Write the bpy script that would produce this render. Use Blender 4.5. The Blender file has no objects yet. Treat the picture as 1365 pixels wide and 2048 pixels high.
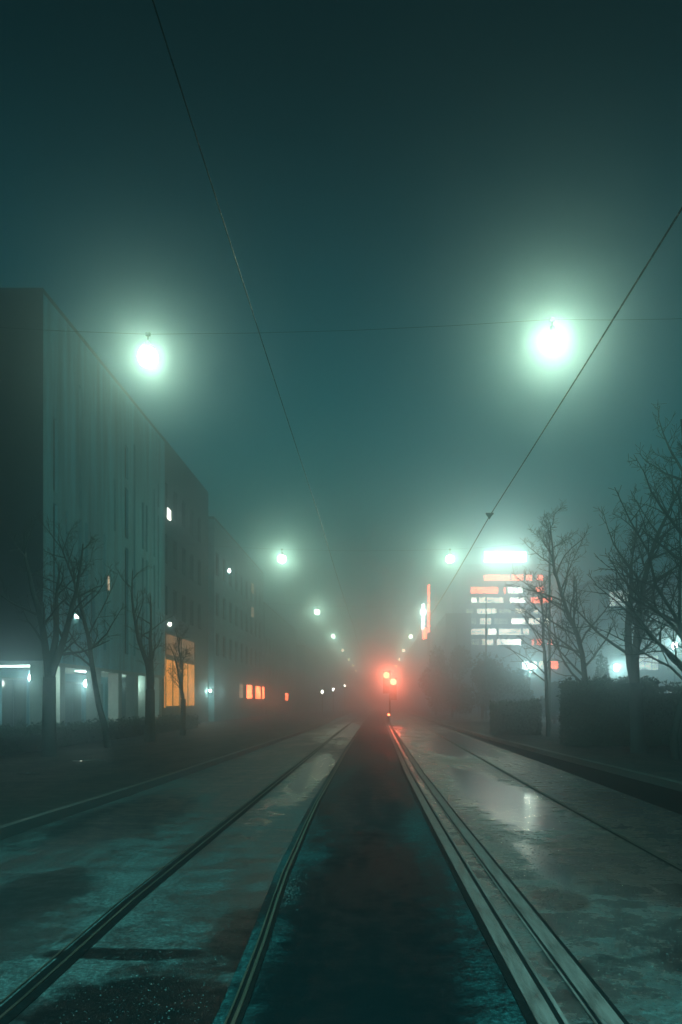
import bpy, bmesh, math, random
from mathutils import Vector, Matrix

C = bpy.context.scene
COL = C.collection
R = math.radians

# ------------------------------------------------------------------ camera
H = 1.5                      # eye height above the road
F = 1593.0                   # focal length in pixels of the 1365x2048 photograph (28 mm)
VX, VY = 755.0, 1405.0       # where the street vanishes
cam_d = bpy.data.cameras.new("camera")
cam = bpy.data.objects.new("camera", cam_d)
COL.objects.link(cam)
cam.location = (0, 0, H)
cam.rotation_euler = (R(90), 0, 0)
cam_d.sensor_fit = 'VERTICAL'
cam_d.sensor_height = 36
cam_d.lens = 28
cam_d.shift_x = -(VX - 682.5) / 2048
cam_d.shift_y = (VY - 1024) / 2048
cam_d.clip_start = 0.05
cam_d.clip_end = 3000
C.camera = cam

# ------------------------------------------------------------------ night sky
W = bpy.data.worlds.new("World")
C.world = W
W.use_nodes = True
nt = W.node_tree
nt.nodes.clear()
sky = nt.nodes.new("ShaderNodeTexSky")
sky.sky_type = 'NISHITA'
sky.sun_disc = False
sky.sun_elevation = R(-0.8)
sky.sun_rotation = R(0)
bg = nt.nodes.new("ShaderNodeBackground")
bg.inputs["Strength"].default_value = 0.07
wo = nt.nodes.new("ShaderNodeOutputWorld")
tint = nt.nodes.new("ShaderNodeMix")
tint.data_type = 'RGBA'
tint.blend_type = 'MULTIPLY'
tint.inputs[0].default_value = 1.0
tint.inputs[7].default_value = (0.01, 1.0, 0.98, 1)      # city glow under the fog
nt.links.new(sky.outputs[0], tint.inputs[6])
wtc = nt.nodes.new("ShaderNodeTexCoord")
sep = nt.nodes.new("ShaderNodeSeparateXYZ")
nt.links.new(wtc.outputs["Generated"], sep.inputs[0])
rise = nt.nodes.new("ShaderNodeMapRange")            # the town lights the low sky more than the zenith
rise.interpolation_type = 'SMOOTHSTEP'
rise.inputs["From Min"].default_value = 0.12
rise.inputs["From Max"].default_value = 0.66
rise.inputs["To Min"].default_value = 4.6
rise.inputs["To Max"].default_value = 0.30
nt.links.new(sep.outputs["Z"], rise.inputs["Value"])
low = nt.nodes.new("ShaderNodeVectorMath")
low.operation = 'SCALE'
nt.links.new(tint.outputs[2], low.inputs[0])
nt.links.new(rise.outputs[0], low.inputs["Scale"])
nt.links.new(low.outputs[0], bg.inputs[0])
nt.links.new(bg.outputs[0], wo.inputs[0])

# ------------------------------------------------------------------ exposure, sampling
C.view_settings.view_transform = 'Standard'
C.view_settings.look = 'None'
C.view_settings.exposure = 0.0
C.view_settings.gamma = 1.0
C.render.engine = 'CYCLES'
cy = C.cycles
cy.use_denoising = True
cy.denoiser = 'OPENIMAGEDENOISE'
cy.use_adaptive_sampling = False
cy.max_bounces = 6
cy.diffuse_bounces = 2
cy.glossy_bounces = 2
cy.transmission_bounces = 2
cy.volume_bounces = 1
cy.sample_clamp_indirect = 1.5
cy.sample_clamp_direct = 0
cy.caustics_reflective = False
cy.caustics_refractive = False

HAZE_DENSITY = 0.0235
HAZE_COLOR = (0.56, 0.80, 0.96, 1)
HAZE_G = 0.925
LAMP_W = 365.0
SIGN_W = 3000.0
FORE_W = 600.0
LAMP_COL = (0.46, 1.0, 0.82)


def at(px, py, Y):
    return Vector(((px - VX) * Y / F, Y, H + (VY - py) * Y / F))


# ------------------------------------------------------------------ materials
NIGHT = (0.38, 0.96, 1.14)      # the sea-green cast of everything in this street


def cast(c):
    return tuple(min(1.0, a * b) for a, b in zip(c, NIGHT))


def new_mat(name):
    m = bpy.data.materials.new(name)
    m.use_nodes = True
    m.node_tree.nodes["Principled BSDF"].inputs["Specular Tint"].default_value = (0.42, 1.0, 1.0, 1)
    return m, m.node_tree.nodes, m.node_tree.links, m.node_tree.nodes["Principled BSDF"]


def ramp(n, stops):
    r = n.new("ShaderNodeValToRGB")
    e = r.color_ramp.elements
    while len(e) < len(stops):
        e.new(0.5)
    for k, (p, c) in enumerate(stops):
        e[k].position = p
        e[k].color = c if len(c) == 4 else (*c, 1)
    return r


def rough_mat(name, c0, c1, scale=3.0, rough=(0.6, 0.85), bump=0.2, bscale=30.0, metallic=0.0, stretch=(1, 1, 1), spec=0.5, night=True):
    m, n, l, b = new_mat(name)
    tc = n.new("ShaderNodeTexCoord")
    mp = n.new("ShaderNodeMapping")
    mp.inputs["Scale"].default_value = stretch
    l.new(tc.outputs["Object"], mp.inputs[0])
    nz = n.new("ShaderNodeTexNoise")
    nz.inputs["Scale"].default_value = scale
    nz.inputs["Detail"].default_value = 6
    nz.inputs["Roughness"].default_value = 0.65
    l.new(mp.outputs[0], nz.inputs["Vector"])
    cr = ramp(n, [(0.32, cast(c0) if night else c0), (0.68, cast(c1) if night else c1)])
    b.inputs["Specular IOR Level"].default_value = spec
    l.new(nz.outputs["Fac"], cr.inputs[0])
    l.new(cr.outputs[0], b.inputs["Base Color"])
    rr = n.new("ShaderNodeMapRange")
    rr.inputs["From Min"].default_value = 0.3
    rr.inputs["From Max"].default_value = 0.7
    rr.inputs["To Min"].default_value = rough[0]
    rr.inputs["To Max"].default_value = rough[1]
    l.new(nz.outputs["Fac"], rr.inputs["Value"])
    l.new(rr.outputs[0], b.inputs["Roughness"])
    b.inputs["Metallic"].default_value = metallic
    if bump:
        n2 = n.new("ShaderNodeTexNoise")
        n2.inputs["Scale"].default_value = bscale
        n2.inputs["Detail"].default_value = 4
        l.new(mp.outputs[0], n2.inputs["Vector"])
        bp = n.new("ShaderNodeBump")
        bp.inputs["Strength"].default_value = bump
        bp.inputs["Distance"].default_value = 0.02
        l.new(n2.outputs["Fac"], bp.inputs["Height"])
        l.new(bp.outputs[0], b.inputs["Normal"])
    return m


def wet_asphalt(name, c0, c1, rough, patch=0.35, bump=0.35, spec=0.5, seed=0.0, stains=(), cw=0.22, gloss=()):
    """asphalt with big wet and dry patches, wear along the road and coarse grit"""
    m, n, l, b = new_mat(name)
    tc = n.new("ShaderNodeTexCoord")
    mp = n.new("ShaderNodeMapping")
    mp.inputs["Scale"].default_value = (1.0, 0.22, 1)
    mp.inputs["Location"].default_value = (seed, seed * 1.7, 0)
    l.new(tc.outputs["Object"], mp.inputs[0])
    big = n.new("ShaderNodeTexNoise")
    big.inputs["Scale"].default_value = 1.1
    big.inputs["Detail"].default_value = 7
    big.inputs["Roughness"].default_value = 0.6
    big.inputs["Distortion"].default_value = 0.4
    l.new(mp.outputs[0], big.inputs["Vector"])
    mpx = n.new("ShaderNodeMapping")
    mpx.inputs["Scale"].default_value = (0.7, 2.2, 1)
    mpx.inputs["Location"].default_value = (seed * 2, seed, 0)
    l.new(tc.outputs["Object"], mpx.inputs[0])
    cross = n.new("ShaderNodeTexNoise")
    cross.inputs["Scale"].default_value = 1.3
    cross.inputs["Detail"].default_value = 5
    l.new(mpx.outputs[0], cross.inputs["Vector"])
    grit = n.new("ShaderNodeTexNoise")
    grit.inputs["Scale"].default_value = 55
    grit.inputs["Detail"].default_value = 5
    grit.inputs["Roughness"].default_value = 0.75
    l.new(tc.outputs["Object"], grit.inputs["Vector"])
    mix = n.new("ShaderNodeMath")
    mix.operation = 'MULTIPLY_ADD'
    l.new(cross.outputs["Fac"], mix.inputs[0])
    mix.inputs[1].default_value = cw
    half = n.new("ShaderNodeMath")
    half.operation = 'MULTIPLY'
    half.inputs[1].default_value = 1.0 - cw
    med = n.new("ShaderNodeTexNoise")
    med.inputs["Scale"].default_value = 5.5
    med.inputs["Detail"].default_value = 9
    med.inputs["Roughness"].default_value = 0.72
    l.new(tc.outputs["Object"], med.inputs["Vector"])
    bm = n.new("ShaderNodeMix")
    bm.inputs[0].default_value = 0.5
    l.new(big.outputs["Fac"], bm.inputs[2])
    l.new(med.outputs["Fac"], bm.inputs[3])
    l.new(bm.outputs[0], half.inputs[0])
    l.new(half.outputs[0], mix.inputs[2])
    wet = n.new("ShaderNodeMapRange")
    wet.inputs["From Min"].default_value = 0.45
    wet.inputs["From Max"].default_value = 0.58
    l.new(mix.outputs[0], wet.inputs["Value"])
    rr = n.new("ShaderNodeMapRange")
    rr.inputs["To Min"].default_value = rough[0]
    rr.inputs["To Max"].default_value = rough[1]
    l.new(wet.outputs[0], rr.inputs["Value"])
    shiny, film = rr.outputs[0], None
    for (sx, sy, hw, hl, sr) in gloss:       # standing film of water: x, y, half width, half length, roughness
        m1 = n.new("ShaderNodeMapping")
        m1.vector_type = 'TEXTURE'
        m1.inputs["Location"].default_value = (sx, sy, 0)
        m1.inputs["Scale"].default_value = (hw, hl, 1)
        l.new(tc.outputs["Object"], m1.inputs[0])
        ln = n.new("ShaderNodeVectorMath")
        ln.operation = 'LENGTH'
        l.new(m1.outputs[0], ln.inputs[0])
        ad = n.new("ShaderNodeMath")
        ad.operation = 'MULTIPLY_ADD'
        l.new(mix.outputs[0], ad.inputs[0])
        ad.inputs[1].default_value = 3.0
        l.new(ln.outputs["Value"], ad.inputs[2])
        mr = n.new("ShaderNodeMapRange")
        mr.interpolation_type = 'SMOOTHSTEP'
        mr.inputs["From Min"].default_value = 2.0
        mr.inputs["From Max"].default_value = 2.6
        mr.inputs["To Min"].default_value = 1.0
        mr.inputs["To Max"].default_value = 0.0
        l.new(ad.outputs[0], mr.inputs["Value"])
        mx = n.new("ShaderNodeMix")
        l.new(mr.outputs[0], mx.inputs[0])
        l.new(shiny, mx.inputs[2])
        mx.inputs[3].default_value = sr
        shiny = mx.outputs[0]
        if film is None:
            film = mr.outputs[0]
        else:
            fm_ = n.new("ShaderNodeMath")
            fm_.operation = 'MAXIMUM'
            l.new(film, fm_.inputs[0])
            l.new(mr.outputs[0], fm_.inputs[1])
            film = fm_.outputs[0]
    l.new(shiny, b.inputs["Roughness"])
    add = n.new("ShaderNodeMath")
    add.operation = 'MULTIPLY_ADD'
    l.new(grit.outputs["Fac"], add.inputs[0])
    add.inputs[1].default_value = 1.0 - patch
    mul = n.new("ShaderNodeMath")
    mul.operation = 'MULTIPLY'
    mul.inputs[1].default_value = patch
    l.new(wet.outputs[0], mul.inputs[0])
    l.new(mul.outputs[0], add.inputs[2])
    cr = ramp(n, [(0.28, cast(c0)), (0.74, cast(c1))])
    l.new(add.outputs[0], cr.inputs[0])
    b.inputs["Specular IOR Level"].default_value = spec
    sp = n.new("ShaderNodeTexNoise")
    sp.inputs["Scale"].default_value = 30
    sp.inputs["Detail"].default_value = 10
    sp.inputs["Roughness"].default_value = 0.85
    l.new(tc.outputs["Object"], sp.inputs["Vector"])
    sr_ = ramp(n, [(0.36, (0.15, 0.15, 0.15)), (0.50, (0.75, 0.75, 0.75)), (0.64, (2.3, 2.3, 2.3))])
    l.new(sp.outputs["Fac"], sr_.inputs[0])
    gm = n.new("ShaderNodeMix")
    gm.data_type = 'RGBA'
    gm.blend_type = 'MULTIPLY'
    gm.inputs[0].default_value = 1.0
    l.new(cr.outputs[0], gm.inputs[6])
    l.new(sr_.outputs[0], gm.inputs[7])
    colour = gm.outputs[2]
    if stains:
        # worn or freshly patched areas with frayed edges: (x, y, half width, half length, colour)
        fray = n.new("ShaderNodeTexNoise")
        fray.inputs["Scale"].default_value = 2.6
        fray.inputs["Detail"].default_value = 8
        fray.inputs["Roughness"].default_value = 0.7
        l.new(tc.outputs["Object"], fray.inputs["Vector"])
        for (sx, sy, hw, hl, sc) in stains:
            m1 = n.new("ShaderNodeMapping")
            m1.vector_type = 'TEXTURE'
            m1.inputs["Location"].default_value = (sx, sy, 0)
            m1.inputs["Scale"].default_value = (hw, hl, 1)
            l.new(tc.outputs["Object"], m1.inputs[0])
            ln = n.new("ShaderNodeVectorMath")
            ln.operation = 'LENGTH'
            l.new(m1.outputs[0], ln.inputs[0])
            ad = n.new("ShaderNodeMath")
            ad.operation = 'MULTIPLY_ADD'
            l.new(fray.outputs["Fac"], ad.inputs[0])
            ad.inputs[1].default_value = 1.3
            l.new(ln.outputs["Value"], ad.inputs[2])
            mr = n.new("ShaderNodeMapRange")
            mr.interpolation_type = 'SMOOTHSTEP'
            mr.inputs["From Min"].default_value = 1.45
            mr.inputs["From Max"].default_value = 1.85
            mr.inputs["To Min"].default_value = 1.0
            mr.inputs["To Max"].default_value = 0.0
            l.new(ad.outputs[0], mr.inputs["Value"])
            mx = n.new("ShaderNodeMix")
            mx.data_type = 'RGBA'
            l.new(mr.outputs[0], mx.inputs[0])
            l.new(colour, mx.inputs[6])
            mx.inputs[7].default_value = (*cast(sc), 1)
            colour = mx.outputs[2]
    l.new(colour, b.inputs["Base Color"])
    hb = n.new("ShaderNodeMath")
    hb.operation = 'MULTIPLY_ADD'
    l.new(cross.outputs["Fac"], hb.inputs[0])
    hb.inputs[1].default_value = 5.0 * cw
    l.new(grit.outputs["Fac"], hb.inputs[2])
    bp = n.new("ShaderNodeBump")
    bp.inputs["Strength"].default_value = bump
    bp.inputs["Distance"].default_value = 0.012
    if film is not None:                     # water smooths the grit
        sm = n.new("ShaderNodeMapRange")
        sm.inputs["To Min"].default_value = bump
        sm.inputs["To Max"].default_value = 0.07
        l.new(film, sm.inputs["Value"])
        l.new(sm.outputs[0], bp.inputs["Strength"])
    l.new(hb.outputs[0], bp.inputs["Height"])
    l.new(bp.outputs[0], b.inputs["Normal"])
    return m


def glow(name, col, strength, vary=0.0, scale=(1, 1, 1)):
    m, n, l, b = new_mat(name)
    b.inputs["Base Color"].default_value = (0.2, 0.2, 0.2, 1)
    b.inputs["Emission Color"].default_value = (*col, 1)
    b.inputs["Emission Strength"].default_value = strength
    m.cycles.emission_sampling = 'NONE'
    if vary:
        tc = n.new("ShaderNodeTexCoord")
        mp = n.new("ShaderNodeMapping")
        mp.inputs["Scale"].default_value = scale
        l.new(tc.outputs["Object"], mp.inputs[0])
        nz = n.new("ShaderNodeTexNoise")
        nz.inputs["Scale"].default_value = 1.0
        nz.inputs["Detail"].default_value = 3
        l.new(mp.outputs[0], nz.inputs["Vector"])
        mr = n.new("ShaderNodeMapRange")
        mr.inputs["From Min"].default_value = 0.35
        mr.inputs["From Max"].default_value = 0.65
        mr.inputs["To Min"].default_value = strength * (1 - vary)
        mr.inputs["To Max"].default_value = strength
        l.new(nz.outputs["Fac"], mr.inputs["Value"])
        l.new(mr.outputs[0], b.inputs["Emission Strength"])
    return m


def globe_mat(name, col, strength):
    """thin opal glass: gives off light and lets the bulb inside shine through"""
    m = bpy.data.materials.new(name)
    m.use_nodes = True
    n, l = m.node_tree.nodes, m.node_tree.links
    n.clear()
    o = n.new("ShaderNodeOutputMaterial")
    e = n.new("ShaderNodeEmission")
    e.inputs["Color"].default_value = (*col, 1)
    e.inputs["Strength"].default_value = strength
    t = n.new("ShaderNodeBsdfTransparent")
    a = n.new("ShaderNodeAddShader")
    l.new(e.outputs[0], a.inputs[0])
    l.new(t.outputs[0], a.inputs[1])
    l.new(a.outputs[0], o.inputs["Surface"])
    m.cycles.emission_sampling = 'NONE'
    return m


def glass(name, col=(0.01, 0.014, 0.016), rough=0.08):
    m, n, l, b = new_mat(name)
    b.inputs["Base Color"].default_value = (*col, 1)
    b.inputs["Roughness"].default_value = rough
    return m


DARK = (0.001, 0.005, 0.006)

M = {
    'soil': rough_mat('dark_soil', (0.010, 0.012, 0.010), (0.028, 0.030, 0.024), 2.0, (0.75, 0.95), 0.6, 18),
    'road': wet_asphalt('wet_asphalt', (0.02, 0.02, 0.02), (0.21, 0.20, 0.19), (0.34, 0.74), bump=0.8, spec=0.13, gloss=((-1.4, 17.0, 0.45, 8.0, 0.16), (-1.6, 45.0, 1.6, 20.0, 0.2)), stains=((-1.15, 3.6, 0.55, 1.0, DARK), (-0.6, 5.2, 0.45, 0.9, DARK), (-1.5, 4.75, 0.5, 0.12, DARK), (-3.3, 10.5, 0.7, 2.2, (0.035, 0.035, 0.035)), (-2.7, 6.0, 0.4, 1.2, (0.025, 0.025, 0.025)))),
    'road_wet': wet_asphalt('soaked_asphalt', (0.012, 0.012, 0.012), (0.15, 0.14, 0.135), (0.10, 0.48), seed=4.0, bump=0.8, spec=0.7, gloss=((1.9, 13.0, 0.75, 7.0, 0.12), (3.2, 30.0, 0.9, 14.0, 0.15), (2.2, 26.0, 0.9, 6.0, 0.16), (1.55, 7.6, 0.22, 1.6, 0.16)), stains=((2.6, 7.5, 1.1, 1.8, DARK), (1.40, 6.1, 0.22, 0.38, DARK), (3.4, 11.0, 0.8, 3.0, DARK), (1.9, 4.6, 0.25, 0.4, DARK))),
    'bed': wet_asphalt('dark_track_bed', (0.002, 0.006, 0.007), (0.06, 0.125, 0.125), (0.45, 0.80), seed=9.0, spec=0.007, cw=0.08, bump=0.6, stains=((-0.10, 13.0, 0.50, 6.0, (0.012, 0.03, 0.032)), (-0.10, 4.2, 0.58, 5.0, (0.005, 0.012, 0.013)))),
    'gutter': rough_mat('gutter_asphalt', (0.003, 0.003, 0.003), (0.009, 0.009, 0.009), 4, (0.8, 0.95), 0.4, 25, spec=0.05),
    'paving': wet_asphalt('pavement_asphalt', (0.010, 0.011, 0.010), (0.030, 0.030, 0.028), (0.55, 0.85), seed=2.0, spec=0.3),
    'kerb': rough_mat('granite_kerb', (0.05, 0.045, 0.04), (0.12, 0.11, 0.10), 9, (0.35, 0.6), 0.25, 40),
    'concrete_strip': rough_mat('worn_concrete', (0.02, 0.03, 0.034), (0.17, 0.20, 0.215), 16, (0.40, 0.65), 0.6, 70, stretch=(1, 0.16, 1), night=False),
    'steel': rough_mat('rail_steel', (0.10, 0.12, 0.11), (0.22, 0.22, 0.20), 8, (0.38, 0.60), 0.1, 40, 1.0, (1, 0.1, 1), night=False),
    'bitumen': rough_mat('black_bitumen', (0.005, 0.005, 0.005), (0.012, 0.012, 0.012), 8, (0.7, 0.9), 0.3, 40, spec=0.06),
    'water': glass('puddle_water', (0.008, 0.009, 0.009), 0.03),
    'bark': rough_mat('dark_bark', (0.012, 0.011, 0.010), (0.035, 0.030, 0.026), 12, (0.8, 0.95), 0.4, 30, stretch=(1, 1, 0.2)),
    'leaf': rough_mat('evergreen_leaf', (0.012, 0.022, 0.014), (0.035, 0.055, 0.030), 5, (0.6, 0.8), 0),
    'wire': rough_mat('bare_copper_wire', (0.008, 0.008, 0.008), (0.015, 0.014, 0.012), 5, (0.22, 0.32), 0, spec=0.3),
    'cable': rough_mat('black_cable', (0.012, 0.012, 0.012), (0.02, 0.02, 0.02), 5, (0.5, 0.6), 0),
    'iron': rough_mat('painted_iron', (0.020, 0.022, 0.022), (0.040, 0.042, 0.042), 6, (0.4, 0.6), 0.05, 20),
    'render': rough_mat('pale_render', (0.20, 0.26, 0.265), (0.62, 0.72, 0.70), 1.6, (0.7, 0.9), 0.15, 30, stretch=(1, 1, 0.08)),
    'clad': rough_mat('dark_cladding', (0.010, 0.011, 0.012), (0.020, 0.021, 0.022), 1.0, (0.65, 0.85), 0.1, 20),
    'brown': rough_mat('brown_plaster', (0.07, 0.062, 0.055), (0.12, 0.11, 0.095), 1.5, (0.75, 0.9), 0.1, 25),
    'grey': rough_mat('grey_render', (0.26, 0.28, 0.28), (0.42, 0.44, 0.43), 1.5, (0.75, 0.9), 0.1, 25),
    'column': rough_mat('pale_concrete', (0.30, 0.36, 0.35), (0.44, 0.50, 0.48), 3, (0.6, 0.8), 0.1, 30, night=False),
    'glass': glass('dark_window_glass'),
    'frame': rough_mat('dark_window_frame', (0.02, 0.02, 0.02), (0.035, 0.035, 0.035), 5, (0.4, 0.6), 0),
    'globe': globe_mat('opal_glass', (1.0, 0.93, 0.74), 4.5),
    'bulb': glow('lit_bulb', (1.0, 0.97, 0.85), 40),
    'tube': glow('lit_tube', (0.85, 1.0, 0.95), 7),
    'white_pane': glow('lit_white_pane', (1.0, 0.97, 0.82), 24.0, 0.75, (0.9, 0.9, 3)),
    'dim_pane': glow('dim_lit_pane', (1.0, 0.94, 0.76), 12.0, 0.8, (0.9, 0.9, 3)),
    'sign_white': glow('backlit_white_panel', (1.0, 0.98, 0.84), 20.0, 0.35, (1.4, 1, 1)),
    'red_pane': glow('lit_red_pane', (1.0, 0.14, 0.05), 26.0, 0.5, (1.2, 1, 3)),
    'orange_pane': glow('lit_orange_pane', (1.0, 0.34, 0.03), 2.0, 0.4, (0.5, 0.5, 0.8)),
    'orange_dim': glow('dim_orange_pane', (1.0, 0.36, 0.06), 0.5, 0.7, (0.5, 0.5, 0.8)),
    'faint_pane': glow('faint_lit_pane', (0.90, 0.95, 0.78), 2.6, 0.8, (0.9, 0.9, 3)),
    'office_pane': glow('lit_office_pane', (0.85, 1.0, 0.9), 3.0, 0.8, (1.2, 0.9, 3)),
    'warm_pane': glow('lit_warm_pane', (1.0, 0.72, 0.45), 1.2, 0.6, (1, 1, 2)),
    'red_lens': glow('lit_red_lens', (1.0, 0.07, 0.03), 32),
    'red_small': glow('lit_red_marker', (1.0, 0.10, 0.03), 40),
    'neon_red': glow('red_neon', (1.0, 0.10, 0.04), 40),
    'neon_white': glow('white_neon', (0.80, 1.0, 0.98), 30),
}


# ------------------------------------------------------------------ mesh helpers
class MB:
    def __init__(self):
        self.v, self.f = [], []

    def quad(self, a, b, c, d):
        i = len(self.v)
        self.v += [tuple(a), tuple(b), tuple(c), tuple(d)]
        self.f.append((i, i + 1, i + 2, i + 3))

    def box(self, x0, x1, y0, y1, z0, z1):
        i = len(self.v)
        self.v += [(x0, y0, z0), (x1, y0, z0), (x1, y1, z0), (x0, y1, z0), (x0, y0, z1), (x1, y0, z1), (x1, y1, z1), (x0, y1, z1)]
        for q in ((0, 3, 2, 1), (4, 5, 6, 7), (0, 1, 5, 4), (1, 2, 6, 5), (2, 3, 7, 6), (3, 0, 4, 7)):
            self.f.append(tuple(i + k for k in q))

    def tube(self, pts, rad, n=6, cap=True):
        """pts list of Vector, rad list or number"""
        pts = [Vector(p) for p in pts]
        if not isinstance(rad, (list, tuple)):
            rad = [rad] * len(pts)
        i0 = len(self.v)
        up = Vector((0, 0, 1))
        for k, p in enumerate(pts):
            d = (pts[min(k + 1, len(pts) - 1)] - pts[max(k - 1, 0)]).normalized()
            ref = up if abs(d.z) < 0.9 else Vector((1, 0, 0))
            a = d.cross(ref).normalized()
            b = d.cross(a)
            for j in range(n):
                t = 2 * math.pi * j / n
                q = p + (a * math.cos(t) + b * math.sin(t)) * rad[k]
                self.v.append(tuple(q))
        for k in range(len(pts) - 1):
            for j in range(n):
                a = i0 + k * n + j
                b = i0 + k * n + (j + 1) % n
                self.f.append((a, b, b + n, a + n))
        if cap:
            self.f.append(tuple(i0 + j for j in range(n)))
            e = i0 + (len(pts) - 1) * n
            self.f.append(tuple(e + j for j in reversed(range(n))))

    def lathe(self, prof, c=(0, 0, 0), n=20):
        """prof list of (r, z)"""
        i0 = len(self.v)
        for r, z in prof:
            for j in range(n):
                t = 2 * math.pi * j / n
                self.v.append((c[0] + r * math.cos(t), c[1] + r * math.sin(t), c[2] + z))
        for k in range(len(prof) - 1):
            for j in range(n):
                a = i0 + k * n + j
                b = i0 + k * n + (j + 1) % n
                self.f.append((a, b, b + n, a + n))
        self.f.append(tuple(i0 + j for j in reversed(range(n))))
        e = i0 + (len(prof) - 1) * n
        self.f.append(tuple(e + j for j in range(n)))

    def build(self, name, mat, parent=None, smooth=False, loc=None):
        me = bpy.data.meshes.new(name)
        me.from_pydata(self.v, [], self.f)
        me.materials.append(mat)
        if smooth:
            for p in me.polygons:
                p.use_smooth = True
        o = bpy.data.objects.new(name, me)
        COL.objects.link(o)
        if parent is not None:
            o.parent = parent
        if loc is not None:
            o.location = loc
        return o


def tag(o, label=None, cat=None, group=None, kind=None):
    if label:
        o['label'] = label
    if cat:
        o['category'] = cat
    if group:
        o['group'] = group
    if kind:
        o['kind'] = kind
    return o


def empty(name, loc=(0, 0, 0), label=None, cat=None, group=None):
    o = bpy.data.objects.new(name, None)
    o.empty_display_size = 0.2
    COL.objects.link(o)
    o.location = loc
    return tag(o, label, cat, group)


def copy_tree(o, parent=None):
    c = o.copy()
    COL.objects.link(c)
    if parent is not None:
        c.parent = parent
    for ch in list(o.children):
        copy_tree(ch, c)
    return c


def lerp_table(tab, y):
    if y <= tab[0][0]:
        return tab[0][1]
    for (y0, x0), (y1, x1) in zip(tab, tab[1:]):
        if y <= y1:
            t = (y - y0) / (y1 - y0)
            return x0 + (x1 - x0) * t
    return tab[-1][1]


YS = [-8, -4, 0, 2, 3, 4, 5, 6, 7, 8, 9, 10, 12, 14, 17, 20, 24, 28, 34, 40, 50, 60, 75, 90, 110, 140, 180, 240, 320]


def ribbon(mb, left, right, z, ys=YS, drop=0.0):
    """a strip between two x(y) tables; drop > 0 gives it solid sides"""
    prev = None
    for y in ys:
        a, b = lerp_table(left, y), lerp_table(right, y)
        cur = (Vector((a, y, z)), Vector((b, y, z)))
        if prev:
            mb.quad(prev[0], prev[1], cur[1], cur[0])
            if drop:
                dz = Vector((0, 0, -drop))
                mb.quad(prev[0] + dz, prev[0], cur[0], cur[0] + dz)
                mb.quad(prev[1], prev[1] + dz, cur[1] + dz, cur[1])
        prev = cur


def off(tab, d):
    return [(y, x + d) for y, x in tab]


# tables of x along the street
T_A = [(3.7, -1.83), (6, -1.90), (9.5, -1.91), (46, -2.0), (320, -1.6)]
T_B = [(3.5, -0.66), (5, -0.71), (6.7, -0.79), (11.4, -0.89), (26, -0.95), (60, -0.95), (320, -0.4)]
T_C1 = [(3.5, 0.80), (5.5, 0.77), (10, 0.71), (17, 0.64), (35, 0.62), (60, 0.64), (320, 1.2)]
T_C2 = [(3.5, 1.10), (5.5, 1.07), (10, 1.00), (17, 0.92), (35, 0.88), (60, 0.90), (320, 1.45)]
T_D = [(7, 2.73), (13, 2.72), (36, 2.85), (320, 3.3)]
T_KL = [(8.5, -4.12), (14, -3.95), (48, -3.50), (320, -3.2)]
T_GR = [(10, 4.05), (18, 4.09), (40, 4.05), (70, 3.95), (320, 3.9)]
T_KR = [(13, 5.17), (21, 4.85), (38, 4.35), (70, 4.15), (320, 4.1)]

# ------------------------------------------------------------------ ground, road, pavements
g = MB()
g.quad((-400, -60, -0.05), (400, -60, -0.05), (400, 420, -0.05), (-400, 420, -0.05))
tag(g.build('ground', M['soil']), kind='structure')

g = MB(); ribbon(g, T_KL, off(T_A, -0.09), 0.0)
tag(g.build('road', M['road']), kind='structure')
g = MB(); ribbon(g, off(T_A, -0.09), off(T_B, -0.10), 0.0)
tag(g.build('road', M['road']), kind='structure')
g = MB(); ribbon(g, off(T_B, -0.10), off(T_C1, -0.06), -0.002)
tag(g.build('track_bed', M['bed']), kind='structure')
g = MB(); ribbon(g, off(T_C1, -0.06), off(T_D, -0.04), 0.0)
tag(g.build('road', M['road_wet']), kind='structure')
g = MB(); ribbon(g, off(T_D, -0.04), T_GR, 0.0)
tag(g.build('road', M['road_wet']), kind='structure')
g = MB(); ribbon(g, T_GR, T_KR, -0.012)
tag(g.build('gutter', M['gutter']), kind='structure')
g = MB(); ribbon(g, [(0, -40)], off(T_KL, -0.10), 0.11)
tag(g.build('pavement', M['paving']), kind='structure')
g = MB(); ribbon(g, off(T_KR, 0.16), [(0, 60)], 0.11)
tag(g.build('pavement', M['paving']), kind='structure')
g = MB(); ribbon(g, off(T_KL, -0.10), T_KL, 0.125, drop=0.17)
tag(g.build('kerb', M['kerb']), kind='structure')
g = MB(); ribbon(g, T_KR, off(T_KR, 0.16), 0.125, drop=0.17)
tag(g.build('kerb', M['kerb']), kind='structure')
# a pale wet drive that crosses the verge on the right
g = MB()
g.quad((4.6, 56, 0.116), (40, 60, 0.116), (40, 66, 0.116), (4.5, 68, 0.116))
tag(g.build('path', M['road_wet']), kind='structure')

# ------------------------------------------------------------------ tram rails


def rail(tab, head, label, groove_side=1, bedw=0.16, mats=('steel', 'bitumen'), lip=0.035, gap=0.05):
    """grooved tram rail: head, groove and guard lip lying in a dark filler strip"""
    t = empty('tram_rail', (lerp_table(tab, 4), 4, 0), label, 'tram rail', 'tram rails let into the road')
    loc = Vector(t.location)

    def piece(name, a, b, z, mat, drop):
        m = MB()
        ribbon(m, off(tab, a), off(tab, b), z, drop=drop)
        m.v = [tuple(Vector(v) - loc) for v in m.v]
        return m.build(name, M[mat], t)
    s = groove_side
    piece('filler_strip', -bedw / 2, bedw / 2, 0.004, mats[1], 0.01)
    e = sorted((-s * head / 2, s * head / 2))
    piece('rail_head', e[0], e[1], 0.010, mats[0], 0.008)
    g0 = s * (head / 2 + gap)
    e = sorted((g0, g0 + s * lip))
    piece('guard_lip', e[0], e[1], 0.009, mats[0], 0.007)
    return t


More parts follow.
